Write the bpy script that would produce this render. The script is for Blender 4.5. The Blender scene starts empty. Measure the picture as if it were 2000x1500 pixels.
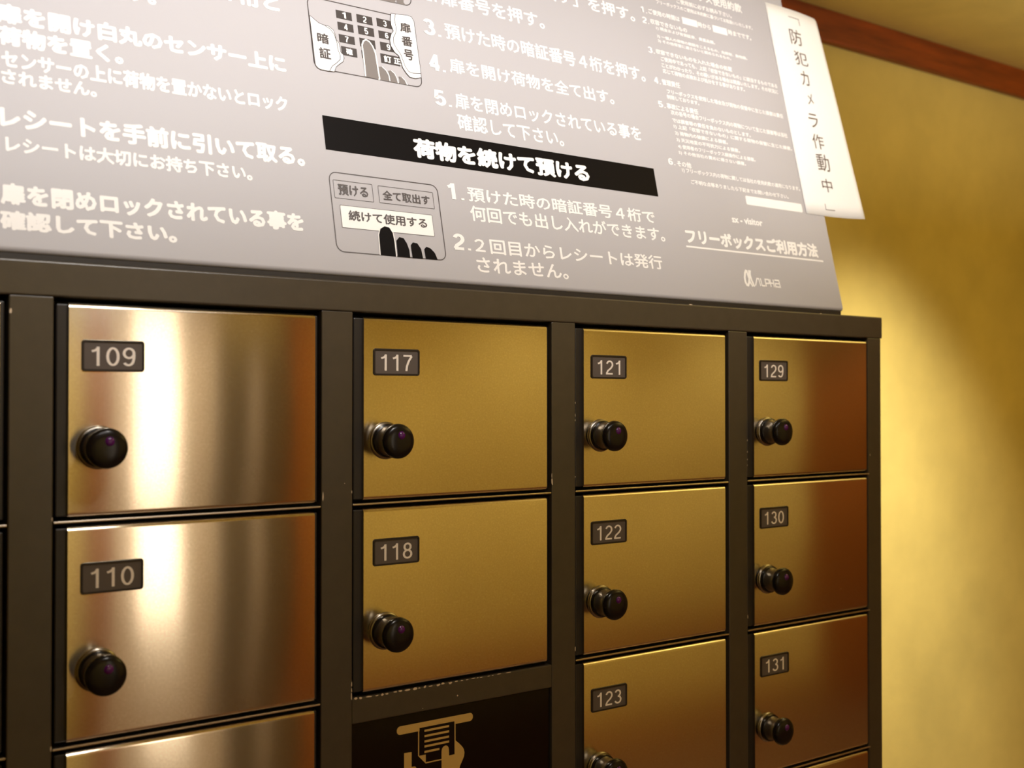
import bpy, bmesh, math, random
from math import sin, cos, pi, radians, atan2
from mathutils import Vector, Matrix, Euler

# ------------------------------------------------------------------ camera, light, exposure
SC = bpy.context.scene
COL = SC.collection
random.seed(7)

cam_data = bpy.data.cameras.new('camera')
cam = bpy.data.objects.new('camera', cam_data)
COL.objects.link(cam)
SC.camera = cam
cam_data.sensor_width = 36.0
cam_data.lens = 39.98
cam.location = (0.0, -1.21214, 1.60)
cam.rotation_euler = (radians(90.7997), 0, radians(-35.7955))
cam_data.dof.use_dof = True
cam_data.dof.focus_distance = 1.50
cam_data.dof.aperture_fstop = 4.4
cam_data.clip_start = 0.02

world = bpy.data.worlds.new('world')
SC.world = world
world.use_nodes = True
world.node_tree.nodes['Background'].inputs[0].default_value = (1.0, 0.8, 0.6, 1)
world.node_tree.nodes['Background'].inputs[1].default_value = 0.05

SC.view_settings.view_transform = 'Standard'
SC.view_settings.look = 'None'
SC.view_settings.exposure = 0.0
SC.view_settings.gamma = 1.0
SC.view_settings.use_curve_mapping = False

def area(name, loc, size, power, color, rot=(0, 0, 0), spread=180, shape='DISK', size_y=None):
    l = bpy.data.lights.new(name, 'AREA')
    l.shape = shape; l.size = size
    if size_y: l.size_y = size_y
    l.energy = power; l.color = color; l.spread = radians(spread)
    o = bpy.data.objects.new(name, l); COL.objects.link(o)
    o.location = loc; o.rotation_euler = rot
    return o

def spot(name, loc, power, color, target, angle, blend, radius=0.04):
    l = bpy.data.lights.new(name, 'SPOT')
    l.energy = power; l.color = color; l.spot_size = radians(angle); l.spot_blend = blend
    l.shadow_soft_size = radius
    o = bpy.data.objects.new(name, l); COL.objects.link(o)
    o.location = loc
    o.rotation_euler = (Vector(target) - Vector(loc)).to_track_quat('-Z', 'Y').to_euler()
    return o

WARM = (1.0, 0.94, 0.86)
WHITE = (1.0, 0.97, 0.97)
# small ceiling lamps in front of the lockers
area('ceiling_lamp_near', (0.67, -0.85, 2.50), 0.16, 5.5, WARM)
spot('downlight_board', (0.74, -0.46, 2.50), 3.0, WHITE, (0.52, 0.12, 2.22), 70, 1.0, 0.2)
# added narrow-spread fill that brightens the instruction board and spares the doors
area('board_fill', (0.68, -1.05, 2.48), 1.9, 5.2, WHITE, (radians(72), 0, 0), 56, 'RECTANGLE', 0.08)
spot('notice_fill', (1.45, -1.1, 2.46), 14, WHITE, (1.60, 0.12, 2.10), 34, 0.8, 0.03)  # added spot that brightens the paper notice alone
# added spots brighten the opposite wall for reflections; then the downlight beside the lockers
for x in (0.3, 0.8, 1.5, 2.7, 3.9, 5.0):
    spot('far_wall_fill', (x, -1.75, 2.50), 24, WARM, (x, -2.4, 1.1), 100, 0.9, 0.05)
spot('downlight_wall', (2.3, 0.0, 2.50), 130, WARM, (2.35, 0.34, 0.1), 78, 1.0, 0.05)
spot('low_wall_fill', (2.35, 0.0, 2.50), 75, WARM, (2.45, 0.53, 0.45), 38, 1.0, 0.05)  # second spot, added to lift the lower part of the wall
# added upward fill that brightens the ceiling, not a fixture of the room
area('ceiling_fill', (2.7, -0.8, 2.05), 0.8, 15, WARM, (pi, 0, 0))

# ---- layout of the print on the board: metres along the board and up its slope
LINES = [
    ('l0', '４桁と', 0.5063, 0.5844, 0.3359, 0.3601, 3),
    ('l0', 'を押す。', 0.3462, 0.4294, 0.3106, 0.3324, 3),
    ('l1', '扉を開け白丸のセンサー上に', 0.2561, 0.5848, 0.2539, 0.2774, 3),
    ('l1', '荷物を置く。', 0.256, 0.3868, 0.2282, 0.2508, 3),
    ('l2', 'センサーの上に荷物を置かないとロック', 0.2589, 0.5816, 0.2023, 0.223, 2),
    ('l2', 'されません。', 0.2581, 0.3552, 0.1836, 0.2007, 2),
    ('l3', 'レシートを手前に引いて取る。', 0.2546, 0.5971, 0.1336, 0.1591, 3),
    ('l4', 'レシートは大切にお持ち下さい。', 0.2589, 0.5274, 0.107, 0.1258, 2),
    ('l5', '扉を閉めロックされている事を', 0.2516, 0.5868, 0.0496, 0.0735, 3),
    ('l5', '確認して下さい。', 0.25, 0.4318, 0.0222, 0.0436, 3),
    ('m1', '「全て取出す」を押す。', 0.9135, 1.1957, 0.454, 0.4778, 1),
    ('m2', '扉番号を押す。', 0.8286, 1.008, 0.402, 0.4269, 1),
    ('m3', '預けた時の暗証番号４桁を押す。', 0.8283, 1.196, 0.3512, 0.3758, 1),
    ('m4', '扉を開け荷物を全て出す。', 0.828, 1.122, 0.3012, 0.3236, 1),
    ('m5', '扉を閉めロックされている事を', 0.8292, 1.1657, 0.2486, 0.2722, 1),
    ('m5', '確認して下さい。', 0.8287, 1.0104, 0.2174, 0.2417, 1),
    ('bar', '荷物を続けて預ける', 0.7535, 1.0483, 0.1673, 0.1954, 3),
    ('n1', '預けた時の暗証番号４桁で', 0.8292, 1.165, 0.1154, 0.1364, 1),
    ('n1', '何回でも出し入れができます。', 0.8295, 1.1794, 0.088, 0.1102, 1),
    ('n2', '２回目からレシートは発行', 0.8299, 1.1646, 0.0435, 0.0653, 1),
    ('n2', 'されません。', 0.8289, 0.9813, 0.0164, 0.0379, 1),
    ('title', 'フリーボックスご利用方法', 1.2235, 1.5303, 0.0898, 0.115, 3),
    ('series', 'sx - visitor', 1.3332, 1.4045, 0.1343, 0.1455, 2),
    ('terms', 'フリーボックス使用約款', 1.2622, 1.4554, 0.5263, 0.5436, 0),
    ('terms', 'ご使用前に必ずお読み下さい。', 1.2968, 1.4259, 0.5103, 0.5192, 0),
    ('terms', 'フリーボックスのご使用は本約款に基づいてお取扱いいたします。', 1.2493, 1.4742, 0.4989, 0.5063, 0),
    ('terms', 'ご使用の時間は', 1.2279, 1.2966, 0.4763, 0.4858, 0),
    ('terms', '時から', 1.3378, 1.3681, 0.4763, 0.4861, 0),
    ('terms', '時までです。', 1.4094, 1.4657, 0.477, 0.487, 0),
    ('terms', '収容できないもの', 1.2282, 1.3093, 0.459, 0.4681, 0),
    ('terms', '1) 現金および有価証券、貴重品類。', 1.2387, 1.3714, 0.4499, 0.457, 0),
    ('terms', '2) 一個人の荷物の範囲をこえるもの、危険物、動物類。', 1.2375, 1.4454, 0.4359, 0.4425, 0),
    ('terms', '3) その他保管に適さないと認められるもの。', 1.238, 1.4042, 0.4278, 0.4345, 0),
    ('terms', '収容できないものを入れた場合の処置', 1.2291, 1.4009, 0.407, 0.4155, 0),
    ('terms', 'ご使用中であっても、上記「収容できないもの」に該当するものである', 1.2371, 1.5098, 0.3958, 0.404, 0),
    ('terms', 'ことがわかったり、その疑いがある場合は開扉いたします。その状況に', 1.2366, 1.5088, 0.3847, 0.3929, 0),
    ('terms', '応じて荷物の点検および処分をする事があります。', 1.2369, 1.4233, 0.3748, 0.3829, 0),
    ('terms', '管理責任', 1.2306, 1.2698, 0.3539, 0.364, 0),
    ('terms', 'フリーボックスを使用した場合及び荷物の保管中に生じた損害は責任', 1.238, 1.5097, 0.3399, 0.348, 0),
    ('terms', '制限しております。', 1.2359, 1.3067, 0.3307, 0.3381, 0),
    ('terms', '事故による責任', 1.2321, 1.3009, 0.3137, 0.3232, 0),
    ('terms', '次の各号の場合フリーボックス内の荷物について生じた損害等は当社', 1.2382, 1.511, 0.3041, 0.3126, 0),
    ('terms', 'では損害等の責任を負わないものとします。', 1.2386, 1.4164, 0.2912, 0.299, 0),
    ('terms', '1) 上記「収容できないもの」に関する荷物の保管に生じた損害。', 1.2395, 1.5162, 0.2803, 0.2887, 0),
    ('terms', '2) 荷物内の破損による損害。', 1.2396, 1.3572, 0.2693, 0.2775, 0),
    ('terms', '3) 天災地変の不可抗力による損害。', 1.2404, 1.3825, 0.2582, 0.2664, 0),
    ('terms', '4) 使用者のフリーボックス誤操作による損害。', 1.2411, 1.4167, 0.247, 0.2552, 0),
    ('terms', '5) その他当社の責めに帰さない損害。', 1.2402, 1.3916, 0.2369, 0.2446, 0),
    ('terms', 'その他', 1.2323, 1.2629, 0.2168, 0.2265, 0),
    ('terms', '1) フリーボックス内の荷物に関しては当社の使用約款の適用になります。', 1.2408, 1.5161, 0.2069, 0.216, 0),
    ('terms', 'ご不明な点等ありましたら下記までお問い合わせ下さい。', 1.2559, 1.4824, 0.1901, 0.1978, 0),
    ('b1', '預ける', 0.6374, 0.679, 0.1028, 0.1172, 1),
    ('b2', '全て取出す', 0.6993, 0.7688, 0.1028, 0.1162, 1),
    ('b3', '続けて使用する', 0.6478, 0.76, 0.0703, 0.0841, 1),
]
NUMERALS = [
    ('m2', '2.', 0.8018, 0.8214, 0.4034, 0.4275),
    ('m3', '3.', 0.7936, 0.8212, 0.3507, 0.3751),
    ('m4', '4.', 0.7952, 0.8207, 0.2989, 0.3229),
    ('m5', '5.', 0.7964, 0.8233, 0.2481, 0.2706),
    ('n1', '1.', 0.7983, 0.8231, 0.1155, 0.1378),
    ('n2', '2.', 0.7964, 0.8229, 0.0451, 0.0677),
    ('terms', '1.', 1.2116, 1.2247, 0.4758, 0.4862),
    ('terms', '2.', 1.2106, 1.225, 0.4567, 0.4679),
    ('terms', '3.', 1.2119, 1.226, 0.4056, 0.4162),
    ('terms', '4.', 1.2135, 1.2273, 0.3537, 0.3646),
    ('terms', '5.', 1.2134, 1.2288, 0.3133, 0.324),
    ('terms', '6.', 1.2138, 1.2281, 0.2173, 0.2282),
]
RECTS = {
    'bar': (0.6269, 1.1799, 0.1609, 0.2063),
    'box1': (1.3024, 1.3367, 0.4748, 0.4869),
    'box2': (1.3726, 1.4066, 0.4746, 0.4873),
    'boxw': (1.3752, 1.512, 0.1691, 0.1845),
    'uline': (1.2207, 1.54, 0.0836, 0.0864),
    'pic2': (0.6272, 0.7826, 0.0292, 0.1319),
    'b1': (0.632, 0.6857, 0.0984, 0.1218),
    'b2': (0.6941, 0.7744, 0.0986, 0.1213),
    'b3': (0.6377, 0.769, 0.0606, 0.0895),
    'pic1': (0.6237, 0.78, 0.2697, 0.3685),
    'pic0': (0.6221, 0.7796, 0.3884, 0.5005),
}
KEYS = {
    '1': (0.6627, 0.6851, 0.3464, 0.358),
    '2': (0.6923, 0.7152, 0.3466, 0.3584),
    '3': (0.7217, 0.7456, 0.3473, 0.3591),
    '4': (0.6631, 0.6856, 0.33, 0.3412),
    '5': (0.6923, 0.7156, 0.33, 0.3423),
    '6': (0.7225, 0.7459, 0.3305, 0.3415),
    '7': (0.663, 0.6854, 0.3126, 0.3239),
    '8': (0.6926, 0.7154, 0.3124, 0.3249),
    '9': (0.7229, 0.7467, 0.3134, 0.3253),
    '確': (0.6644, 0.6866, 0.2951, 0.3075),
    '0': (0.6934, 0.7152, 0.2959, 0.3072),
    '訂 正': (0.7212, 0.7498, 0.2948, 0.3084),
}
SHAPES = {
    'balloonL': [(0.6241, 0.3407), (0.6268, 0.3399), (0.631, 0.3366), (0.6362, 0.3331), (0.6425, 0.3317), (0.6498, 0.3314), (0.6559, 0.3271), (0.6579, 0.3201), (0.6582, 0.3146), (0.6615, 0.3106), (0.6626, 0.3043), (0.6628, 0.2979), (0.6662, 0.2949), (0.6666, 0.2903), (0.6651, 0.2854), (0.6589, 0.2806), (0.6538, 0.2759), (0.6506, 0.2685), (0.6436, 0.2681), (0.6317, 0.2682), (0.6274, 0.2701), (0.625, 0.2733), (0.6246, 0.2859), (0.6245, 0.3187)],
    'balloonR': [(0.7451, 0.3704), (0.7517, 0.3709), (0.7704, 0.373), (0.7764, 0.3719), (0.7797, 0.3657), (0.7797, 0.3432), (0.7801, 0.3005), (0.7798, 0.2841), (0.7702, 0.2809), (0.7621, 0.2814), (0.7568, 0.2866), (0.7526, 0.2935), (0.7508, 0.3027), (0.7488, 0.3099), (0.7432, 0.3136), (0.7384, 0.3222), (0.738, 0.3308), (0.7417, 0.3402), (0.7453, 0.3448), (0.7428, 0.353), (0.7428, 0.3607)],
    'balloonRline': [(0.7517, 0.3709), (0.7491, 0.3621), (0.7501, 0.3506), (0.7485, 0.3426), (0.744, 0.3349), (0.7434, 0.3261), (0.747, 0.3192), (0.7521, 0.3125), (0.7548, 0.3025), (0.7569, 0.2952), (0.7612, 0.2893), (0.7671, 0.288), (0.7796, 0.2898)],
    'balloonLline': [(0.6436, 0.2681), (0.6482, 0.2758), (0.6553, 0.2817), (0.6607, 0.2873), (0.6614, 0.2939), (0.6593, 0.3), (0.6587, 0.311), (0.6562, 0.3216), (0.6513, 0.328), (0.6442, 0.3311)],
    'f1': [(0.6951, 0.2706), (0.6956, 0.294), (0.6955, 0.3052), (0.6952, 0.3146), (0.6979, 0.3208), (0.7021, 0.3235), (0.7067, 0.3216), (0.7109, 0.3158), (0.7137, 0.3069), (0.7144, 0.2929), (0.7155, 0.2706), (0.7138, 0.2693)],
    'f2': [(0.7167, 0.2689), (0.7156, 0.279), (0.7162, 0.2881), (0.7212, 0.289), (0.7266, 0.2848), (0.7298, 0.2788), (0.7306, 0.27)],
    'f3': [(0.7319, 0.2688), (0.7321, 0.2773), (0.7301, 0.285), (0.7346, 0.2858), (0.7392, 0.2824), (0.7418, 0.2763), (0.7429, 0.2694)],
    'f4': [(0.7449, 0.2691), (0.7457, 0.2751), (0.7448, 0.2796), (0.7497, 0.2791), (0.7538, 0.2756), (0.7565, 0.2694)],
    'g1': [(0.6864, 0.0291), (0.6874, 0.0554), (0.6903, 0.0636), (0.6969, 0.0675), (0.7033, 0.0663), (0.7073, 0.0597), (0.7084, 0.0473), (0.7081, 0.0286)],
    'g2': [(0.7108, 0.0285), (0.7114, 0.05), (0.7162, 0.055), (0.7223, 0.054), (0.7261, 0.0475), (0.7285, 0.0389), (0.7285, 0.0284)],
    'g3': [(0.7321, 0.0284), (0.7316, 0.0455), (0.7349, 0.0495), (0.7415, 0.0488), (0.7461, 0.0416), (0.7474, 0.0286)],
    'g4': [(0.7516, 0.0287), (0.7509, 0.042), (0.7545, 0.0454), (0.7604, 0.0436), (0.7659, 0.0381), (0.7691, 0.029)],
    'h1': [(0.7315, 0.3931), (0.768, 0.4016), (0.7672, 0.3915), (0.7703, 0.3878), (0.757, 0.3877), (0.7558, 0.3938), (0.7529, 0.3873), (0.7307, 0.3871)],
}
BALLOON_CHARS = [('扉', 0.756, 0.7729, 0.3462, 0.3606), ('番', 0.7559, 0.7728, 0.3262, 0.3407), ('号', 0.7569, 0.7716, 0.3061, 0.3216), ('暗', 0.6315, 0.6478, 0.3051, 0.3197), ('証', 0.632, 0.6482, 0.284, 0.2996)]
PAPER_CHARS = [('﹁', 1.5778, 1.6056, 0.5345, 0.5478), ('防', 1.5711, 1.6029, 0.4927, 0.5232), ('犯', 1.572, 1.607, 0.4535, 0.4801), ('カ', 1.5788, 1.5998, 0.4145, 0.4426), ('メ', 1.5846, 1.5995, 0.3786, 0.4001), ('ラ', 1.5766, 1.6005, 0.3344, 0.3608), ('作', 1.5752, 1.604, 0.2943, 0.3224), ('動', 1.5754, 1.6071, 0.2529, 0.2849), ('中', 1.5769, 1.6024, 0.2137, 0.2386), ('﹂', 1.574, 1.5966, 0.1801, 0.1913)]

# ------------------------------------------------------------------ helpers
def mesh_obj(name, verts, faces, mats, parent=None, mat_idx=None, smooth=False):
    me = bpy.data.meshes.new(name)
    me.from_pydata([tuple(v) for v in verts], [], faces)
    for m in (mats if isinstance(mats, (list, tuple)) else [mats]):
        me.materials.append(m)
    if mat_idx:
        for p, i in zip(me.polygons, mat_idx): p.material_index = i
    if smooth:
        for p in me.polygons: p.use_smooth = True
    me.update()
    o = bpy.data.objects.new(name, me)
    COL.objects.link(o)
    if parent: o.parent = parent
    return o

def bm_obj(name, bm, mats, parent=None, smooth=False):
    me = bpy.data.meshes.new(name)
    bm.normal_update()
    bm.to_mesh(me); bm.free()
    for m in (mats if isinstance(mats, (list, tuple)) else [mats]):
        me.materials.append(m)
    if smooth:
        for p in me.polygons: p.use_smooth = True
    o = bpy.data.objects.new(name, me)
    COL.objects.link(o)
    if parent: o.parent = parent
    return o

def box(bm, x0, x1, y0, y1, z0, z1, bevel=0.0, seg=3, mat=0, edges=None):
    t = bmesh.new()
    vs = [t.verts.new((x, y, z)) for x in (x0, x1) for y in (y0, y1) for z in (z0, z1)]
    for f in ((0, 1, 3, 2), (4, 6, 7, 5), (0, 4, 5, 1), (2, 3, 7, 6), (0, 2, 6, 4), (1, 5, 7, 3)):
        t.faces.new([vs[i] for i in f])
    bmesh.ops.recalc_face_normals(t, faces=t.faces)
    if bevel > 0:
        es = list(t.edges) if edges is None else [e for e in t.edges if edges((e.verts[0].co + e.verts[1].co) / 2)]
        bmesh.ops.bevel(t, geom=es, offset=bevel, segments=seg, profile=0.5, affect='EDGES')
    for f in t.faces: f.material_index = mat
    me = bpy.data.meshes.new('tmp'); t.to_mesh(me); t.free()
    bm.from_mesh(me); bpy.data.meshes.remove(me)

def box_obj(name, x0, x1, y0, y1, z0, z1, mats, parent=None, bevel=0.0, seg=3, edges=None, smooth=False):
    bm = bmesh.new(); box(bm, x0, x1, y0, y1, z0, z1, bevel, seg, 0, edges)
    return bm_obj(name, bm, mats, parent, smooth)

def smooth_angle(o, deg=35):
    me = o.data
    for p in me.polygons: p.use_smooth = True
    try: me.set_sharp_from_angle(angle=radians(deg))
    except Exception: pass
    return o

def lathe(profile, n=48, axis_start=None):
    """profile: list of (radius, h); axis along -Y (h = distance in front of the door)."""
    verts, faces = [], []
    for r, h in profile:
        for k in range(n):
            a = 2 * pi * k / n
            verts.append((r * cos(a), -h, r * sin(a)))
    for i in range(len(profile) - 1):
        for k in range(n):
            a, b = i * n + k, i * n + (k + 1) % n
            faces.append((a, a + n, b + n, b))
    verts.append((0, -profile[-1][1], 0)); c = len(verts) - 1
    base = (len(profile) - 1) * n
    for k in range(n): faces.append((base + k, c, base + (k + 1) % n))
    return verts, faces

def tag(o, label=None, cat=None, group=None, kind=None):
    if label: o['label'] = label
    if cat: o['category'] = cat
    if group: o['group'] = group
    if kind: o['kind'] = kind
    return o

def thing(name, loc, label, cat, rot=(0, 0, 0)):
    o = bpy.data.objects.new(name, None); COL.objects.link(o)
    o.empty_display_size = 0.1
    o.location = loc; o.rotation_euler = rot
    return tag(o, label, cat)

def round_rect(x0, x1, y0, y1, r, n=6):
    pts = []
    for cx, cy, a0 in ((x1 - r, y1 - r, 0), (x0 + r, y1 - r, 90), (x0 + r, y0 + r, 180), (x1 - r, y0 + r, 270)):
        for k in range(n + 1):
            a = radians(a0 + 90 * k / n)
            pts.append((cx + r * cos(a), cy + r * sin(a)))
    return pts

def ribbon(pts, w, closed=False):
    """flat stroke of width w along 2D points -> verts2d, faces"""
    n = len(pts); V = []; F = []
    P = [Vector(p) for p in pts]
    for i in range(n):
        if closed: a, b = P[i - 1], P[(i + 1) % n]
        else: a, b = P[max(i - 1, 0)], P[min(i + 1, n - 1)]
        d1 = (P[i] - a); d2 = (b - P[i])
        d1 = d1.normalized() if d1.length > 1e-9 else d2.normalized()
        d2 = d2.normalized() if d2.length > 1e-9 else d1
        d = (d1 + d2)
        d = d.normalized() if d.length > 1e-6 else d1
        nrm = Vector((-d.y, d.x))
        k = max(0.5, nrm.dot(Vector((-d1.y, d1.x))))
        V += [tuple(P[i] + nrm * w / 2 / k), tuple(P[i] - nrm * w / 2 / k)]
    m = n if closed else n - 1
    for i in range(m):
        j = (i + 1) % n
        F.append((2 * i, 2 * i + 1, 2 * j + 1, 2 * j))
    return V, F

def arc(cx, cy, rx, ry, a0, a1, n=14):
    return [(cx + rx * cos(radians(a0 + (a1 - a0) * k / n)), cy + ry * sin(radians(a0 + (a1 - a0) * k / n))) for k in range(n + 1)]

class Flat:
    """collects flat 2D pieces (print) -> one thin mesh in the local XY plane"""
    def __init__(self): self.v = []; self.f = []; self.m = []
    def add(self, V, F, z=0.0, mat=0):
        b = len(self.v)
        self.v += [(x, y, z) for x, y in V]
        self.f += [tuple(b + i for i in f) for f in F]
        self.m += [mat] * len(F)
    def poly(self, pts, z=0.0, mat=0):
        a = sum(pts[i][0] * pts[(i + 1) % len(pts)][1] - pts[(i + 1) % len(pts)][0] * pts[i][1] for i in range(len(pts)))
        if a < 0: pts = pts[::-1]
        self.add(pts, [tuple(range(len(pts)))], z, mat)
    def rect(self, x0, x1, y0, y1, z=0.0, mat=0, r=0):
        self.poly(round_rect(x0, x1, y0, y1, r) if r else [(x0, y0), (x1, y0), (x1, y1), (x0, y1)], z, mat)
    def stroke(self, pts, w, z=0.0, mat=0, closed=False):
        V, F = ribbon(pts, w, closed)
        F = [f for f in F]
        self.add(V, F, z, mat)
    def obj(self, name, mats, parent, front_y=None):
        """front_y: lay it on the vertical plane y = front_y instead of local XY"""
        v = self.v
        if front_y is not None: v = [(x, front_y - z, y) for x, y, z in v]
        return mesh_obj(name, v, self.f, mats, parent, self.m)

_text_cache = {}
def text_mesh(body):
    """outline of a line of print: 2D verts and faces, unscaled (em = 1)"""
    if body in _text_cache: return _text_cache[body]
    c = bpy.data.curves.new('tmp_text', 'FONT'); c.body = body
    c.dimensions = '2D'; c.fill_mode = 'BOTH'; c.resolution_u = 2
    o = bpy.data.objects.new('tmp_text', c); COL.objects.link(o)
    dg = bpy.context.evaluated_depsgraph_get()
    ev = o.evaluated_get(dg); me = ev.to_mesh()
    V = [(v.co.x, v.co.y) for v in me.vertices]
    F = [tuple(p.vertices) for p in me.polygons]
    ev.to_mesh_clear()
    bpy.data.objects.remove(o); bpy.data.curves.remove(c)
    _text_cache[body] = (V, F)
    return V, F

BOLD = {-1: (0.001, 1), 0: (0.030, 4), 1: (0.022, 4), 2: (0.042, 8), 3: (0.052, 8)}
def put_text(fl, body, x0, x1, y0, y1, bold=1, z=0.0, mat=0):
    V, F = text_mesh(body)
    if not V: return
    d, n = BOLD[bold]
    ax, bx = min(v[0] for v in V) - d, max(v[0] for v in V) + d
    ay, by = min(v[1] for v in V) - d, max(v[1] for v in V) + d
    kx, ky = (x1 - x0) / (bx - ax), (y1 - y0) / max(by - ay, 1e-6)
    for k in range(n):
        a = 2 * pi * k / n
        dx, dy = (d * cos(a), d * sin(a)) if n > 1 else (0.0, 0.0)
        fl.add([(x0 + (vx + dx - ax) * kx, y0 + (vy + dy - ay) * ky) for vx, vy in V], F, z + 0.00001 * k, mat)

# grotesque numerals drawn as strokes, unit height 1, centre-line coordinates, advance in w
def glyph_strokes(ch):
    if ch == '1': return 0.56, [[(0.10, 0.76), (0.22, 0.80), (0.30, 0.88), (0.335, 0.95)], [(0.335, 1.0), (0.335, 0.0)]]
    if ch == '0': return 0.56, [arc(0.28, 0.5, 0.20, 0.44, 0, 360, 32)]
    if ch == '2': return 0.56, [arc(0.28, 0.70, 0.19, 0.24, 165, -25, 14) + [(0.36, 0.45), (0.16, 0.27), (0.09, 0.12), (0.08, 0.06)], [(0.03, 0.06), (0.49, 0.06)]]
    if ch == '3': return 0.56, [arc(0.27, 0.735, 0.17, 0.205, 160, -90, 14), arc(0.27, 0.295, 0.20, 0.235, 90, -160, 16)]
    if ch == '4': return 0.56, [[(0.38, 0.0), (0.38, 1.0)], [(0.36, 0.93), (0.06, 0.30)], [(0.02, 0.28), (0.52, 0.28)]]
    if ch == '5': return 0.56, [[(0.47, 0.94), (0.14, 0.94), (0.095, 0.50)] + arc(0.275, 0.32, 0.195, 0.26, 140, -155, 16)]
    if ch == '6': return 0.56, [arc(0.28, 0.31, 0.19, 0.25, 0, 360, 24), [(0.09, 0.31), (0.09, 0.55), (0.12, 0.75)] + arc(0.30, 0.73, 0.17, 0.21, 160, 25, 10)]
    if ch == '7': return 0.56, [[(0.04, 0.94), (0.49, 0.94)], [(0.48, 0.92), (0.33, 0.62), (0.23, 0.30), (0.20, 0.0)]]
    if ch == '8': return 0.56, [arc(0.28, 0.735, 0.165, 0.205, 0, 360, 22), arc(0.28, 0.295, 0.20, 0.235, 0, 360, 24)]
    if ch == '9': return 0.56, [arc(0.28, 0.69, 0.19, 0.25, 0, 360, 24), [(0.47, 0.69), (0.47, 0.45), (0.44, 0.25)] + arc(0.26, 0.27, 0.17, 0.21, -20, -155, 10)]
    if ch == '.': return 0.28, [[(0.14, 0.0), (0.14, 0.13)]]
    return 0.3, []

def put_numeral(fl, txt, x0, x1, y0, y1, weight=0.13, z=0.0, mat=0):
    parts = []; pen = 0.0
    for ch in txt:
        w, st = glyph_strokes(ch)
        for s in st: parts.append(ribbon([(pen + x, y) for x, y in s], weight if ch != '.' else 0.15))
        pen += w + 0.055
    xs = [p[0] for V, F in parts for p in V]; ys = [p[1] for V, F in parts for p in V]
    ax, bx, ay, by = min(xs), max(xs), min(ys), max(ys)
    for i, (V, F) in enumerate(parts):
        fl.add([(x0 + (x - ax) * (x1 - x0) / (bx - ax), y0 + (y - ay) * (y1 - y0) / (by - ay)) for x, y in V], F, z + 0.000012 * i, mat)

# ------------------------------------------------------------------ materials
def new_mat(name, base=(0.5, 0.5, 0.5), rough=0.5, metal=0.0, spec=0.5):
    m = bpy.data.materials.new(name); m.use_nodes = True
    b = m.node_tree.nodes['Principled BSDF']
    b.inputs['Base Color'].default_value = (*base, 1)
    b.inputs['Roughness'].default_value = rough
    b.inputs['Metallic'].default_value = metal
    b.inputs['Specular IOR Level'].default_value = spec
    return m, m.node_tree.nodes, m.node_tree.links, b

def coords(nt, scale):
    N, L = nt.nodes, nt.links
    tc = N.new('ShaderNodeTexCoord'); mp = N.new('ShaderNodeMapping')
    mp.inputs['Scale'].default_value = scale
    L.new(tc.outputs['Object'], mp.inputs['Vector'])
    return mp.outputs['Vector']

def noise(nt, vec, scale, detail=4, rough=0.55):
    n = nt.nodes.new('ShaderNodeTexNoise')
    n.inputs['Scale'].default_value = scale; n.inputs['Detail'].default_value = detail
    n.inputs['Roughness'].default_value = rough
    nt.links.new(vec, n.inputs['Vector'])
    return n.outputs['Fac']

def ramp(nt, fac, stops):
    r = nt.nodes.new('ShaderNodeValToRGB')
    while len(r.color_ramp.elements) < len(stops): r.color_ramp.elements.new(0.5)
    for e, (p, c) in zip(r.color_ramp.elements, stops):
        e.position = p; e.color = (*c, 1)
    nt.links.new(fac, r.inputs['Fac'])
    return r.outputs['Color']

def bump(nt, h, strength, dist, b):
    n = nt.nodes.new('ShaderNodeBump')
    n.inputs['Strength'].default_value = strength; n.inputs['Distance'].default_value = dist
    nt.links.new(h, n.inputs['Height']); nt.links.new(n.outputs['Normal'], b.inputs['Normal'])

def plaster(name, base):
    m, N, L, b = new_mat(name, base, 0.9, 0, 0.2)
    nt = m.node_tree
    v = coords(nt, (1, 1, 1))
    f = noise(nt, v, 3.0, 6, 0.6)
    lo = tuple(c * 0.86 for c in base); hi = tuple(min(1, c * 1.10) for c in base)
    L.new(ramp(nt, f, [(0.3, lo), (0.7, hi)]), b.inputs['Base Color'])
    bump(nt, noise(nt, v, 120, 5, 0.7), 0.25, 0.004, b)
    return m

def wood(name, base, rough=0.4, axis=(1.2, 14, 14)):
    m, N, L, b = new_mat(name, base, rough, 0, 0.5)
    nt = m.node_tree
    v = coords(nt, axis)
    f = noise(nt, v, 4.0, 8, 0.65)
    lo = tuple(c * 0.62 for c in base); hi = tuple(min(1, c * 1.35) for c in base)
    L.new(ramp(nt, f, [(0.32, lo), (0.68, hi)]), b.inputs['Base Color'])
    bump(nt, f, 0.1, 0.002, b)
    return m

M_PLASTER = plaster('yellow_plaster', (0.77, 0.60, 0.17))
M_CEIL = plaster('ceiling_plaster', (0.77, 0.60, 0.17))
M_CREAM = plaster('cream_plaster', (0.84, 0.70, 0.52))
M_WOOD = wood('red_brown_wood', (0.27, 0.05, 0.004), 0.45)
M_WOODV = wood('red_brown_wood_upright', (0.36, 0.105, 0.012), 0.45, (14, 14, 1.2))
M_OLIVE = wood('olive_door_wood', (0.12, 0.085, 0.035), 0.5, (10, 10, 1.5))
M_PALE = plaster('pale_door_pull', (0.60, 0.50, 0.38))
M_FLOOR = wood('floor_boards', (0.20, 0.10, 0.045), 0.4, (1.5, 10, 10))

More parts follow.
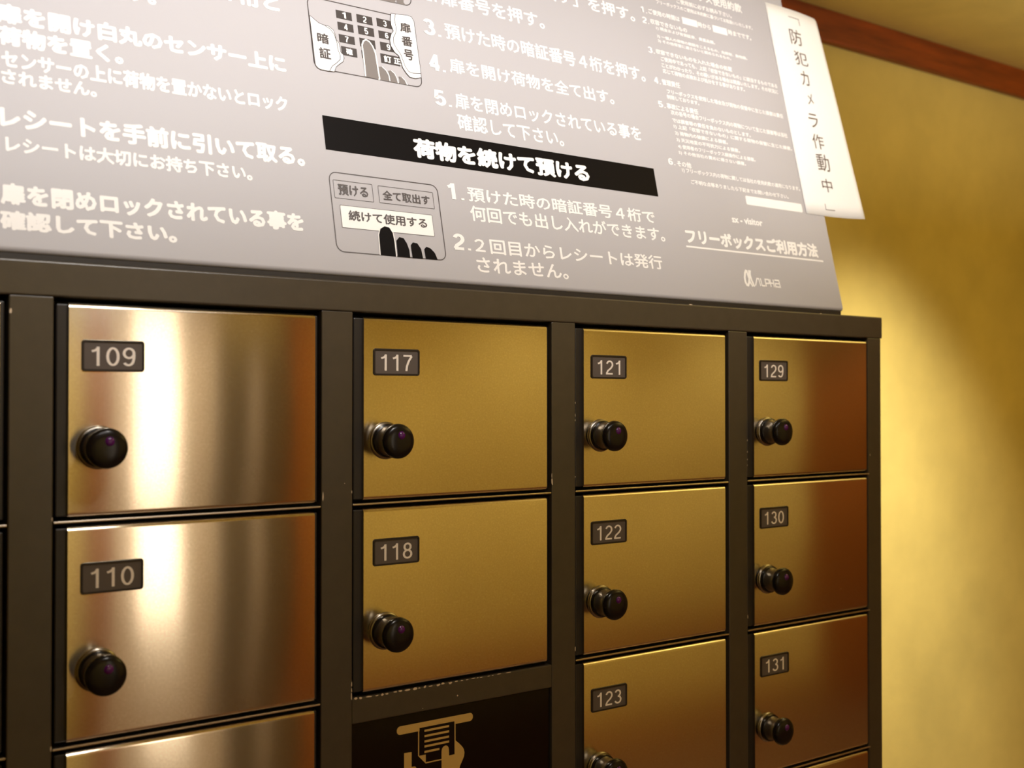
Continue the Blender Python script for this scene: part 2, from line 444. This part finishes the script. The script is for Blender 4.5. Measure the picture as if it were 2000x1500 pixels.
def painted_steel(name, base, rough=0.42, spec=0.5, bs=0.25):
    m, N, L, b = new_mat(name, base, rough, 0, spec)
    nt = m.node_tree; v = coords(nt, (1, 1, 1))
    f = noise(nt, v, 45, 4, 0.6)
    L.new(ramp(nt, f, [(0.3, tuple(c * 0.92 for c in base)), (0.7, tuple(c * 1.08 for c in base))]), b.inputs['Base Color'])
    bump(nt, noise(nt, v, 900, 3, 0.6), bs, 0.0004, b)
    return m

M_FRAME = painted_steel('locker_frame_paint', (0.066, 0.051, 0.033), 0.28)
M_DARK = painted_steel('locker_door_edge_paint', (0.020, 0.016, 0.014), 0.40)
M_CAVITY, *_ = new_mat('cabinet_interior_paint', (0.010, 0.009, 0.008), 0.6, 0, 0.3)

def brushed():
    m, N, L, b = new_mat('brushed_stainless_steel', (0.80, 0.72, 0.60), 0.30, 1.0)
    nt = m.node_tree
    v = coords(nt, (14, 14, 1500))
    grain = noise(nt, v, 1.0, 3, 0.6)
    v2 = coords(nt, (1, 1, 1))
    speck = noise(nt, v2, 420, 3, 0.6)
    mr = N.new('ShaderNodeMapRange')
    mr.inputs['To Min'].default_value = 0.135; mr.inputs['To Max'].default_value = 0.150
    L.new(grain, mr.inputs['Value']); L.new(mr.outputs['Result'], b.inputs['Roughness'])
    b.inputs['Anisotropic'].default_value = 1.0
    t = N.new('ShaderNodeCombineXYZ'); t.inputs[2].default_value = 1.0     # across the horizontal grain
    L.new(t.outputs[0], b.inputs['Tangent'])
    mx = N.new('ShaderNodeMath'); mx.operation = 'MULTIPLY_ADD'; mx.inputs[1].default_value = 0.6
    L.new(speck, mx.inputs[0]); L.new(grain, mx.inputs[2])
    bump(nt, mx.outputs[0], 0.004, 0.0002, b)
    L.new(ramp(nt, speck, [(0.38, (0.79, 0.69, 0.54)), (0.60, (0.84, 0.75, 0.60)), (0.74, (0.92, 0.84, 0.70))]), b.inputs['Base Color'])
    return m
M_STEEL = brushed()
M_LIP, *_ = new_mat('bare_steel_lip', (0.62, 0.55, 0.46), 0.28, 1.0)
M_CHROME, *_ = new_mat('satin_chrome', (0.30, 0.27, 0.23), 0.25, 1.0)
M_KNOB, *_ = new_mat('black_knob_plastic', (0.008, 0.006, 0.006), 0.22, 0, 0.35)
M_NECK, *_ = new_mat('gunmetal_neck', (0.16, 0.145, 0.125), 0.32, 0.85)
M_LED, _n, _l, _b = new_mat('violet_lens', (0.09, 0.004, 0.13), 0.12, 0, 0.6)
M_PLATE, *_ = new_mat('number_plate_face', (0.115, 0.092, 0.082), 0.45, 0, 0.4)
M_PLATE_RIM, *_ = new_mat('number_plate_rim', (0.022, 0.015, 0.012), 0.4, 0, 0.4)
M_NUM, *_ = new_mat('number_print', (0.97, 0.88, 0.80), 0.6, 0, 0.3)
M_GLASS, *_ = new_mat('black_panel_gloss', (0.004, 0.0035, 0.0035), 0.16, 0, 0.35)
M_ICON, *_ = new_mat('ochre_icon_print', (0.62, 0.40, 0.12), 0.5, 0, 0.3)
M_CHIP, *_ = new_mat('bare_chip', (0.72, 0.58, 0.42), 0.5, 0.2)

def sign_mat():
    m, N, L, b = new_mat('grey_sign_enamel', (0.445, 0.425, 0.435), 0.5, 0, 0.5)
    nt = m.node_tree; v = coords(nt, (1, 1, 1))
    bump(nt, noise(nt, v, 500, 3, 0.6), 0.08, 0.0004, b)
    return m
M_SIGN = sign_mat()
M_WHITE, *_ = new_mat('white_print', (0.90, 0.87, 0.83), 0.5, 0, 0.4)
M_BLACK, *_ = new_mat('black_print', (0.005, 0.0035, 0.003), 0.42, 0, 0.07)
M_GREYP, *_ = new_mat('dark_grey_print', (0.075, 0.062, 0.058), 0.36, 0, 0.5)
M_FING, *_ = new_mat('mid_grey_print', (0.20, 0.175, 0.16), 0.40, 0, 0.4)
M_KEYP, *_ = new_mat('key_grey_print', (0.055, 0.045, 0.042), 0.36, 0, 0.5)
M_PAPER, *_ = new_mat('white_paper', (0.93, 0.91, 0.87), 0.8, 0, 0.2)
M_INK, *_ = new_mat('grey_ink', (0.13, 0.09, 0.06), 0.8, 0, 0.2)
M_LIT, _n, _l, _b = new_mat('lit_window_paper', (0.9, 0.85, 0.75), 0.7)
_b.inputs['Emission Color'].default_value = (1.0, 0.86, 0.68, 1)
_b.inputs['Emission Strength'].default_value = 3.0

# ------------------------------------------------------------------ the room
WX0, WX1, WY0, WY1, CZ = -2.2, 5.6, -2.4, 0.55, 2.528
def struct(name, *a, mat=None, **k):
    o = box_obj(name, *a, mat, **k); o['kind'] = 'structure'; return o

struct('floor', WX0 - .1, WX1 + .1, WY0 - .1, WY1 + .1, -0.1, 0.0, mat=M_FLOOR)
struct('ceiling', WX0 - .1, WX1 + .1, WY0 - .1, WY1 + .1, CZ, CZ + 0.1, mat=M_CEIL)
struct('wall_back', WX0, WX1, WY1, WY1 + 0.1, 0, CZ, mat=M_PLASTER)
struct('wall_right', WX1, WX1 + 0.1, WY0, WY1, 0, CZ, mat=M_PLASTER)
struct('wall_left', WX0 - 0.1, WX0, WY0, WY1, 0, CZ, mat=M_PLASTER)
struct('wall_front', WX0, WX1, WY0 - 0.1, WY0, 0, CZ, mat=M_PLASTER)
struct('trim_1', WX0, WX1, WY1 - 0.022, WY1, 2.4515, CZ, mat=M_WOOD, bevel=0.003)
# far side of the room, seen only as reflections in the steel doors
struct('trim_2', 1.78, 4.36, WY0, WY0 + 0.02, 0.0, 0.42, mat=M_WOODV)
struct('trim_3', 0.985, 1.052, WY0, WY0 + 0.05, 0, CZ, mat=M_WOODV, bevel=0.004)
struct('trim_4', 1.665, 1.78, WY0, WY0 + 0.05, 0, CZ, mat=M_WOODV, bevel=0.004)
struct('trim_5', 4.36, WX1, WY0, WY0 + 0.04, 0, CZ, mat=M_WOODV)
struct('trim_6', 1.052, 1.405, WY0, WY0 + 0.015, 0, CZ, mat=M_CREAM)
win = struct('window_1', 1.125, 1.272, WY0 + 0.015, WY0 + 0.03, 0.95, 2.25, mat=M_CREAM)
w2 = box_obj('pane', 1.132, 1.265, WY0 + 0.03, WY0 + 0.034, 0.96, 2.24, M_LIT, win)
dr = struct('door_1', 1.405, 1.665, WY0, WY0 + 0.03, 0, 2.1, mat=M_OLIVE)
box_obj('handle', 1.500, 1.542, WY0 + 0.035, WY0 + 0.055, 0.3, 1.9, M_PALE, dr, 0.004)

# ------------------------------------------------------------------ the locker bank
PITCH, OPEN = 0.3412, 0.3005
def X0(k): return 0.2985 + PITCH * k - (0.002 if k < 0 else 0)
TOPS = [1.7000 - 0.2305 * r for r in range(6)]
DH = 0.2210
K0 = -3
LB = thing('locker_bank', (0.45, 0.27, 0.0), 'bank of numbered lockers with brushed steel doors in a dark brown steel frame', 'locker')
bankx = X0(K0) - 0.0427
def L(o):
    o.parent = LB; o.matrix_parent_inverse = Matrix.Translation((-0.45, -0.27, 0)); return o

L(box_obj('top_rail', bankx - .004, 1.6573, -0.0012, 0.50, 1.7052, 1.7415, M_FRAME, None, 0.0022, 3, smooth=False))
for k in range(K0, 5):
    xr = X0(k) if k < 4 else 1.6540
    xl = X0(k - 1) + OPEN if k > K0 else bankx
    if k == 4: xl = X0(3) + OPEN - 0.004
    L(box_obj('post', xl, xr, 0.0, 0.035, 0.14, 1.7052, M_FRAME, None, 0.0012, 2))
L(box_obj('side_panel', 1.640, 1.6535, 0.034, 0.50, 0.10, 1.7052, M_FRAME, None, 0.001, 1))
L(box_obj('side_panel', bankx, bankx + 0.013, 0.034, 0.50, 0.10, 1.7052, M_FRAME, None, 0.001, 1))
L(box_obj('back_panel', bankx + 0.013, 1.640, 0.040, 0.495, 0.10, 1.704, M_CAVITY))
L(box_obj('plinth', bankx, 1.6535, 0.004, 0.50, 0.0, 0.14, M_DARK, None, 0.002, 2))

def build_door_meshes():
    """door parts in local coords: origin at the opening's left edge, door top; x right, y into cabinet, z up"""
    D = {}
    bm = bmesh.new(); box(bm, 0.0032, 0.2972, 0.0040, 0.026, -DH + 0.0012, -0.0012, 0.0015, 2)
    D['door'] = bm_obj('door', bm, M_DARK)
    bm = bmesh.new()
    box(bm, 0.0148, 0.2918, -0.0004, 0.016, -DH, 0.0, 0.0052, 6, 0, lambda c: abs(c.y) < 0.004 and (abs(c.z) < 1e-4 or abs(c.z + DH) < 1e-4))
    D['steel_face'] = smooth_angle(bm_obj('steel_face', bm, M_STEEL), 40)
    # recessed number plate: raised dark rim round a grey face
    px0, px1, pz0, pz1 = 0.0272, 0.0924, -0.0705, -0.0375
    o = round_rect(px0, px1, pz0, pz1, 0.0034); i = round_rect(px0 + .0024, px1 - .0024, pz0 + .0024, pz1 - .0024, 0.0018)
    n = len(o); V = [(x, -0.0004, z) for x, z in o] + [(x, -0.0020, z) for x, z in round_rect(px0 + .0005, px1 - .0005, pz0 + .0005, pz1 - .0005, 0.003)]
    V += [(x, -0.0020, z) for x, z in i] + [(x, -0.0009, z) for x, z in i]
    F = []; mi = []
    for a in range(3):
        for k in range(n):
            j = (k + 1) % n
            F.append((a * n + k, a * n + j, (a + 1) * n + j, (a + 1) * n + k)); mi.append(0)
    F.append(tuple(3 * n + k for k in range(n))); mi.append(1)
    D['number_plate'] = mesh_obj('number_plate', V, F, [M_PLATE_RIM, M_PLATE], None, mi)
    kx, kz = 0.0448, -0.1494
    def lat(name, prof, mat, dx=0, dz=0, dh=0):
        V, F = lathe(prof)
        V = [(x + kx + dx, y - dh, z + kz + dz) for x, y, z in V]
        return smooth_angle(mesh_obj(name, V, F, mat), 40)
    D['knob_rose'] = lat('knob_rose', [(0.0228, 0.0), (0.0228, 0.0012), (0.0220, 0.0024), (0.0195, 0.0032), (0.0150, 0.0034)], M_CHROME)
    D['knob'] = lat('knob', [(0.0165, 0.003), (0.0195, 0.0036), (0.0206, 0.0050), (0.0208, 0.0068), (0.0202, 0.0084), (0.0184, 0.0094), (0.0176, 0.0098)], M_KNOB)
    D['knob_neck'] = lat('knob_neck', [(0.0186, 0.0090), (0.0180, 0.0104), (0.0174, 0.0130), (0.0171, 0.0170), (0.0174, 0.0215), (0.0183, 0.0245), (0.0190, 0.0260)], M_NECK)
    D['knob_cap'] = lat('knob_cap', [(0.0178, 0.0250), (0.0196, 0.0258), (0.0207, 0.0275), (0.0210, 0.0300), (0.0207, 0.0325), (0.0196, 0.0345), (0.0170, 0.0360), (0.0120, 0.0371), (0.0060, 0.0376)], M_KNOB)
    D['indicator_lens'] = lat('indicator_lens', [(0.0052, 0.0), (0.0050, 0.0009), (0.0042, 0.0019), (0.0026, 0.0027), (0.0010, 0.0030)], M_LED, 0.0010, 0.0070, 0.0362)
    return D
DM = build_door_meshes()
SUBS = ['steel_face', 'number_plate', 'knob_rose', 'knob', 'knob_neck', 'knob_cap', 'indicator_lens']
NUMS = {(0, 0): '109', (0, 1): '110', (1, 0): '117', (1, 1): '118', (2, 0): '121', (2, 1): '122', (2, 2): '123',
        (3, 0): '129', (3, 1): '130', (3, 2): '131'}
first = True
for k in range(K0, 4):
    for r in range(6):
        if k == 1 and r in (2, 3): continue
        if first: d = DM['door']
        else:
            d = DM['door'].copy(); COL.objects.link(d)
        L(d); d.location = (X0(k), 0.0, TOPS[r])
        for s in SUBS:
            if first: c = DM[s]
            else:
                c = DM[s].copy(); COL.objects.link(c)
            c.parent = d
        if (k, r) in NUMS:
            t = NUMS[(k, r)]
            d['label'] = 'brushed steel locker door numbered ' + t
            fl = Flat()
            wd = 0.0455 if t == '109' else (0.0415 if t.endswith('1') else 0.0445)
            xc = 0.0598
            put_numeral(fl, t, xc - wd / 2, xc + wd / 2, -0.0646, -0.0447, 0.112)
            fl.obj('number', [M_NUM], d, front_y=-0.0011)
        first = False
    for r in range(5):
        if k == 1 and r in (1, 2): continue
        z = TOPS[r + 1] + 0.0052
        L(box_obj('shelf', X0(k) + 0.0006, X0(k) + OPEN - 0.0006, -0.0002, 0.036, z - 0.0013, z + 0.0013, M_LIP, None, 0.0009, 2))

# receipt unit in the second column: frame bar, black glossy panel with a pictogram
xa, xb = X0(1), X0(1) + OPEN
L(box_obj('cross_bar', xa, xb, 0.0, 0.034, 1.2139, 1.2443, M_FRAME, None, 0.0012, 2))
panel = L(box_obj('receipt_panel', xa + 0.0006, xb - 0.0006, 0.0040, 0.03, 0.792, 1.2135, M_GLASS, None, 0.001, 2))
panel['label'] = 'glossy black receipt panel with an ochre hand and paper pictogram'
L(box_obj('cross_bar', xa, xb, 0.0, 0.034, 0.786, 0.792, M_FRAME, None, 0.001, 2))
fl = Flat()
fl.rect(0.7029, 0.8150, 1.1893, 1.1997, 0, 0, r=0.0050)
icon_a = fl.obj('slot_pictogram', [M_ICON], panel, front_y=0.0037)
fl = Flat()
fl.rect(0.7353, 0.7867, 1.1600, 1.1930, 0.0001, 1)
fl.stroke([(0.7340, 1.1905), (0.7340, 1.1587)], 0.0016, 0.0002)
fl.stroke([(0.7443, 1.1484), (0.7690, 1.1484)], 0.0016, 0.0002)
fl.stroke([(0.7876, 1.1925), (0.7876, 1.1600)], 0.0016, 0.0002)
fl.poly([(0.7332, 1.1590), (0.7443, 1.1587), (0.7443, 1.1476)], 0.0002)
for z, x1 in ((1.1884, .7786), (1.1818, .7786), (1.1752, .7786), (1.1690, .7786), (1.1622, .7644)):
    fl.stroke([(0.7423, z), (x1, z)], 0.0027, 0.0003)
fl.obj('paper_pictogram', [M_ICON, M_GLASS], panel, front_y=0.0037)
fl = Flat()
fl.poly([(0.7674, 1.1300), (0.7674, 1.1590), (0.7682, 1.1622), (0.7703, 1.1642), (0.7730, 1.1650), (0.7758, 1.1642), (0.7776, 1.1620), (0.7784, 1.1590), (0.7786, 1.1514), (0.7868, 1.1514), (0.7868, 1.1700), (0.7937, 1.1640), (0.7985, 1.1590), (0.8008, 1.1555), (0.8018, 1.1515), (0.8012, 1.1465), (0.7990, 1.1420), (0.7957, 1.1364), (0.7930, 1.1300), (0.7910, 1.1200), (0.7674, 1.1200)], 0.0004)
fl.obj('hand_pictogram', [M_ICON], panel, front_y=0.0037)
fl = Flat()
fl.poly([(0.7131, 1.1200), (0.7131, 1.1660), (0.7238, 1.1656), (0.7238, 1.1475), (0.7290, 1.1470), (0.7340, 1.1400), (0.7380, 1.1300), (0.7380, 1.1200)], 0.0004)
fl.obj('hand_pictogram', [M_ICON], panel, front_y=0.0037)

# chipped paint along the edges of the posts and the cross bar
def chips():
    V, F = [], []
    def blob(x, z, w, h, y=-0.0004):
        b = len(V); n = 7
        V.append((x, y, z))
        for k in range(n):
            a = 2 * pi * k / n; q = random.uniform(0.6, 1.1)
            V.append((x + w / 2 * cos(a) * q, y, z + h / 2 * sin(a) * q))
        for k in range(n): F.append((b, b + 1 + (k + 1) % n, b + 1 + k))
    for x, z, w, h in ((0.6008, 1.4865, 0.0022, 0.014), (0.6385, 1.4905, 0.0014, 0.005), (0.9405, 1.4900, 0.0030, 0.011), (0.9399, 1.4980, 0.0014, 0.008),
                       (0.2573, 1.6885, 0.0030, 0.007), (0.2978, 1.4785, 0.0014, 0.005), (0.2978, 1.2465, 0.0016, 0.006),
                       (0.6388, 1.2620, 0.0015, 0.008), (0.6386, 1.2480, 0.0018, 0.012), (0.6388, 1.2545, 0.0013, 0.008), (0.9803, 1.2600, 0.0016, 0.008),
                       (0.9805, 1.5960, 0.0010, 0.004), (0.9805, 1.5790, 0.0010, 0.005), (0.9803, 1.5720, 0.0010, 0.003), (0.9804, 1.4950, 0.001, 0.003),
                       (1.3215, 1.5380, 0.0012, 0.004), (1.3215, 1.5200, 0.0012, 0.003), (1.3213, 1.5080, 0.0012, 0.004), (1.3213, 1.4990, 0.0012, 0.004), (1.3215, 1.2660, 0.0018, 0.008),
                       (0.7890, 1.2258, 0.0026, 0.0026), (0.7375, 1.2178, 0.0014, 0.0014), (0.6290, 1.5010, 0.0012, 0.0012), (1.6235, 1.5070, 0.0016, 0.004),
                       (1.2000, 1.7412, 0.008, 0.0016), (1.4950, 1.7412, 0.006, 0.0016)):
        blob(x, z, w, h, -0.0004 if z < 1.70 else -0.0016)
    x = 0.642
    while x < 0.87:
        w = random.uniform(0.003, 0.011)
        blob(x + w / 2, 1.2440 + random.uniform(-0.0006, 0.0002), w, random.uniform(0.0016, 0.0034) if x < 0.8 else 0.0012)
        x += w + random.uniform(0.0, 0.006)
    o = L(mesh_obj('chipped_paint', V, F, M_CHIP)); o['kind'] = 'stuff'
chips()

# ------------------------------------------------------------------ the instruction board on top
TILT = 13.3
ROT = (radians(90 - TILT), 0, 0)
P0 = Vector((0, 0.010, 1.750)); UU = Vector((0, sin(radians(TILT)), cos(radians(TILT))))
SB = thing('instruction_board', P0, 'grey instruction board leaning back on top of the lockers, printed in white Japanese', 'sign', ROT)
SL, SR, ST = -0.78, 1.5672, 0.665
box_obj('board_panel', SL, SR, 0.0, ST, -0.018, 0.0, M_SIGN, SB, 0.0055, 6, lambda c: c.z > -0.001 and c.y < 0.001)
for o in [c for c in SB.children if c.name.startswith('board_panel')]: smooth_angle(o, 40)
RI = Matrix.Translation(P0) @ Euler(ROT).to_matrix().to_4x4()
def on_board_world(o):
    o.parent = SB; o.matrix_parent_inverse = RI.inverted(); return o
on_board_world(box_obj('base_strip', SL + .002, SR - .0012, 0.0135, 0.30, 1.7416, 1.7490, M_DARK, None, 0.0006, 1))  # near-black colour stands in for the shade under the board's lower edge
prof = [(0.032, 1.7490), (0.300, 1.7490), (0.215, 2.360), (0.175, 2.360)]
V = [(x, y, z) for x in (SL + .03, SR - .03) for y, z in prof]
on_board_world(mesh_obj('rear_housing', V, [(0, 1, 2, 3), (7, 6, 5, 4), (0, 4, 5, 1), (1, 5, 6, 2), (2, 6, 7, 3), (3, 7, 4, 0)], M_DARK))

ZP = 0.0003
blocks = {}
for b, txt, a0, a1, b0, b1, bold in LINES:
    if b in ('bar', 'b1', 'b2', 'b3'): continue
    fl = blocks.setdefault(b, Flat())
    put_text(fl, txt, a0, a1, b0, b1, bold, ZP)
for b, txt, a0, a1, b0, b1 in NUMERALS:
    put_numeral(blocks[b], txt, a0, a1, b0, b1, 0.19, ZP + 0.0002)
for nm in ('box1', 'box2'):
    a0, a1, b0, b1 = RECTS[nm]; blocks['terms'].rect(a0, a1, b0, b1, ZP)
a0, a1, b0, b1 = RECTS['uline']; blocks['title'].rect(a0, a1, b0, b1 if b1 - b0 < 0.004 else b0 + 0.0031, ZP)
NAMES = {'title': 'title_text', 'series': 'caption_text', 'terms': 'terms_text'}
for b, fl in blocks.items():
    fl.obj(NAMES.get(b, 'instruction_text'), [M_WHITE], SB)
fl = Flat(); a0, a1, b0, b1 = RECTS['boxw']; fl.rect(a0, a1, b0, b1, ZP, r=0.003)
fl.obj('blank_label', [M_WHITE], SB)

# heading bar
fl = Flat(); fl.rect(*RECTS['bar'], ZP)
bar = fl.obj('heading_bar', [M_BLACK], SB); bar['label'] = 'black heading bar with bold white lettering'
for b, txt, a0, a1, b0, b1, bold in LINES:
    if b == 'bar':
        fl = Flat(); put_text(fl, txt, a0, a1, b0, b1, bold, ZP + 0.0003)
        fl.obj('heading_text', [M_WHITE], bar)

# pictures: rounded outline and what is printed in them
def outline(fl, r, w, rad, z, mat=0):
    fl.stroke(round_rect(r[0], r[1], r[2], r[3], rad, 6), w, z, mat, closed=True)
fl = Flat(); outline(fl, RECTS['pic2'], 0.0013, 0.010, ZP)
p2 = fl.obj('button_picture', [M_GREYP], SB); p2['label'] = 'printed picture of a hand pressing the lowest of three buttons'
TXT = {b: (txt, a0, a1, b0, b1, bold) for b, txt, a0, a1, b0, b1, bold in LINES if b in ('b1', 'b2', 'b3')}
for nm in ('b1', 'b2', 'b3'):
    fl = Flat(); r = RECTS[nm]
    if nm == 'b3': fl.rect(*r, ZP, 0)
    outline(fl, r, 0.0006, 0.001, ZP + 0.0001, 1)
    txt, a0, a1, b0, b1, bold = TXT[nm]
    put_text(fl, txt, a0, a1, b0, b1, 0, ZP + 0.0002, 1)
    fl.obj('button', [M_WHITE, M_GREYP], p2)
for i, nm in enumerate(('g1', 'g2', 'g3', 'g4')):
    fl = Flat()
    pts = SHAPES[nm]
    if i == 0: fl.stroke(pts, 0.0026, ZP + 0.00035, 1)
    fl.poly(pts, ZP + 0.0004)
    fl.obj('finger', [M_BLACK, M_WHITE], p2)

fl = Flat(); outline(fl, RECTS['pic1'], 0.0013, 0.010, ZP)
p1 = fl.obj('keypad_picture', [M_GREYP], SB); p1['label'] = 'printed picture of a hand pressing a numbered keypad'
for ch, r in KEYS.items():
    fl = Flat(); fl.rect(*r, ZP, 0)
    w, h = r[1] - r[0], r[3] - r[2]; cx, cy = (r[0] + r[1]) / 2, (r[2] + r[3]) / 2
    if ch in '1234567 9' and ch.strip() and ch != '8': put_numeral(fl, ch, cx - h * .22, cx + h * .24, cy - h * .37, cy + h * .37, 0.18, ZP + .0002, 1)
    elif ch == '確': put_text(fl, ch, cx - h * .38, cx + h * .38, cy - h * .36, cy + h * .36, 3, ZP + .0002, 1)
    elif ch == '訂 正': put_text(fl, '訂 正', r[0] + w * .16, r[0] + w * 1.06, cy - h * .36, cy + h * .36, 2, ZP + .0002, 1)
    fl.obj('key', [M_KEYP, M_WHITE], p1)
fl = Flat()
for nm in ('f1', 'f2', 'f3', 'f4'):
    fl = Flat(); pts = SHAPES[nm]
    fl.poly(pts, ZP + 0.0004)
    if nm == 'f1': fl.stroke(pts, 0.0020, ZP + 0.0005, 1)
    else: fl.stroke(pts[len(pts) // 2:], 0.0012, ZP + 0.0005, 1)
    fl.obj('finger', [M_FING, M_WHITE], p1)
for nm, ln in (('balloonL', 'balloonLline'), ('balloonR', 'balloonRline')):
    fl = Flat(); fl.poly(SHAPES[nm], ZP + 0.0006, 0)
    fl.stroke(SHAPES[nm], 0.0008, ZP + 0.0007, 1, closed=True)
    fl.stroke(SHAPES[ln], 0.0008, ZP + 0.0007, 1)
    chs = '暗証' if nm == 'balloonL' else '扉番号'
    for ch, a0, a1, b0, b1 in BALLOON_CHARS:
        if ch in chs: put_text(fl, ch, a0, a1, b0, b1, 0, ZP + 0.0008, 1)
    fl.obj('speech_balloon', [M_WHITE, M_GREYP], p1)
fl = Flat(); outline(fl, RECTS['pic0'], 0.0013, 0.010, ZP)
p0 = fl.obj('touch_picture', [M_GREYP], SB)
fl = Flat(); fl.poly(SHAPES['h1'], ZP + 0.0003); fl.obj('hand', [M_FING], p0)

# maker's mark: slanted alpha monogram and ALPHA in squared letters
fl = Flat()
ls, lt, lw, lh = 1.3362, 0.0292, 0.0215, 0.0268
def lg(pts, w): fl.stroke([(ls + x * lw, lt + y * lh) for x, y in pts], w, ZP + 0.0001 * (len(fl.f) % 3))
lg([(0.40, 1.0), (0.22, 0.80), (0.10, 0.50), (0.10, 0.25), (0.20, 0.08), (0.34, 0.06), (0.46, 0.20), (0.60, 0.55), (0.70, 1.0)], 0.0042)
lg([(0.42, 1.0), (0.50, 0.55), (0.62, 0.22), (0.80, 0.0)], 0.0034)
lg([(0.80, 1.0), (0.72, 0.75), (0.78, 0.40), (0.98, 0.0)], 0.0036)
ls, lt, lw, lh = 1.3600, 0.0310, 0.0595, 0.0130
S_ = 0.0025
lg([(0.00, 0.0), (0.10, 0.93), (0.17, 0.93), (0.20, 0.0)], S_)
lg([(0.24, 1.0), (0.26, 0.07), (0.38, 0.07)], S_)
lg([(0.42, 0.0), (0.42, 0.93), (0.56, 0.93), (0.57, 0.45), (0.44, 0.42)], S_)
lg([(0.61, 0.0), (0.61, 1.0)], S_); lg([(0.61, 0.5), (0.73, 0.5)], S_); lg([(0.74, 0.0), (0.74, 1.0)], S_)
lg([(0.79, 0.93), (0.96, 0.93), (0.98, 0.07), (0.80, 0.07), (0.80, 0.50), (0.97, 0.50)], S_)
fl.obj('maker_mark', [M_WHITE], SB)

# ------------------------------------------------------------------ paper notice taped over the board's right edge
PS0, PS1, PT0, PT1 = 1.5205, 1.6640, 0.1685, 0.5630
PN = thing('paper_notice', P0 + Vector((PS0, 0, 0)) + UU * PT0, 'white paper notice with vertical handwritten-style characters hanging over the right edge of the board', 'notice', ROT)
nx, ny = 18, 16
PW, PH = PS1 - PS0, PT1 - PT0
def lift(x, y):
    over = max(0.0, (x - (SR - PS0)) / (PS1 - SR))
    return 0.0009 + 0.010 * over ** 2 * (1 - y / PH) ** 1.5 - 0.006 * over ** 2 * (y / PH) ** 3
bm = bmesh.new(); grid = {}
rad = 0.011
for i in range(nx + 1):
    for j in range(ny + 1):
        x, y = PW * i / nx, PH * j / ny
        grid[i, j] = bm.verts.new((x, y, lift(x, y)))
for i in range(nx):
    for j in range(ny):
        q = [grid[i, j], grid[i + 1, j], grid[i + 1, j + 1], grid[i, j + 1]]
        if i == nx - 1 and j == ny - 1:
            c = grid[nx, ny]; x, y = PW, PH
            pts = [q[0], q[1]]
            for k in range(7):
                a = radians(90 * k / 6); cx, cy = PW - 0.0079, PH - 0.0079 * 1.0
                xx, yy = cx + 0.0079 * cos(a), cy + 0.0079 * sin(a)
                pts.append(bm.verts.new((xx, yy, lift(xx, yy))))
            pts.append(q[3])
            bm.verts.remove(c) if False else None
            bm.faces.new(pts)
        else: bm.faces.new(q)
for v in [v for v in bm.verts if not v.link_faces]: bm.verts.remove(v)
ps = bm_obj('paper_sheet', bm, M_PAPER, PN, smooth=True)
sm = ps.modifiers.new('thickness', 'SOLIDIFY'); sm.thickness = 0.0003; sm.offset = -1
for ch, a0, a1, b0, b1 in PAPER_CHARS:
    fl = Flat()
    a0 -= PS0; a1 -= PS0; b0 -= PT0; b1 -= PT0
    if ch == '﹁': fl.stroke([(a0, b1 - .0005), (a1, b1 - .0005), (a1, b0)], 0.0012)
    elif ch == '﹂': fl.stroke([(a0, b1), (a0, b0 + .0005), (a1, b0 + .0005)], 0.0012)
    else: put_text(fl, ch, a0, a1, b0, b1, -1)
    fl.v = [(x, y, z + lift(x, y) + 0.0004) for x, y, z in fl.v]
    fl.obj('character', [M_INK], PN)
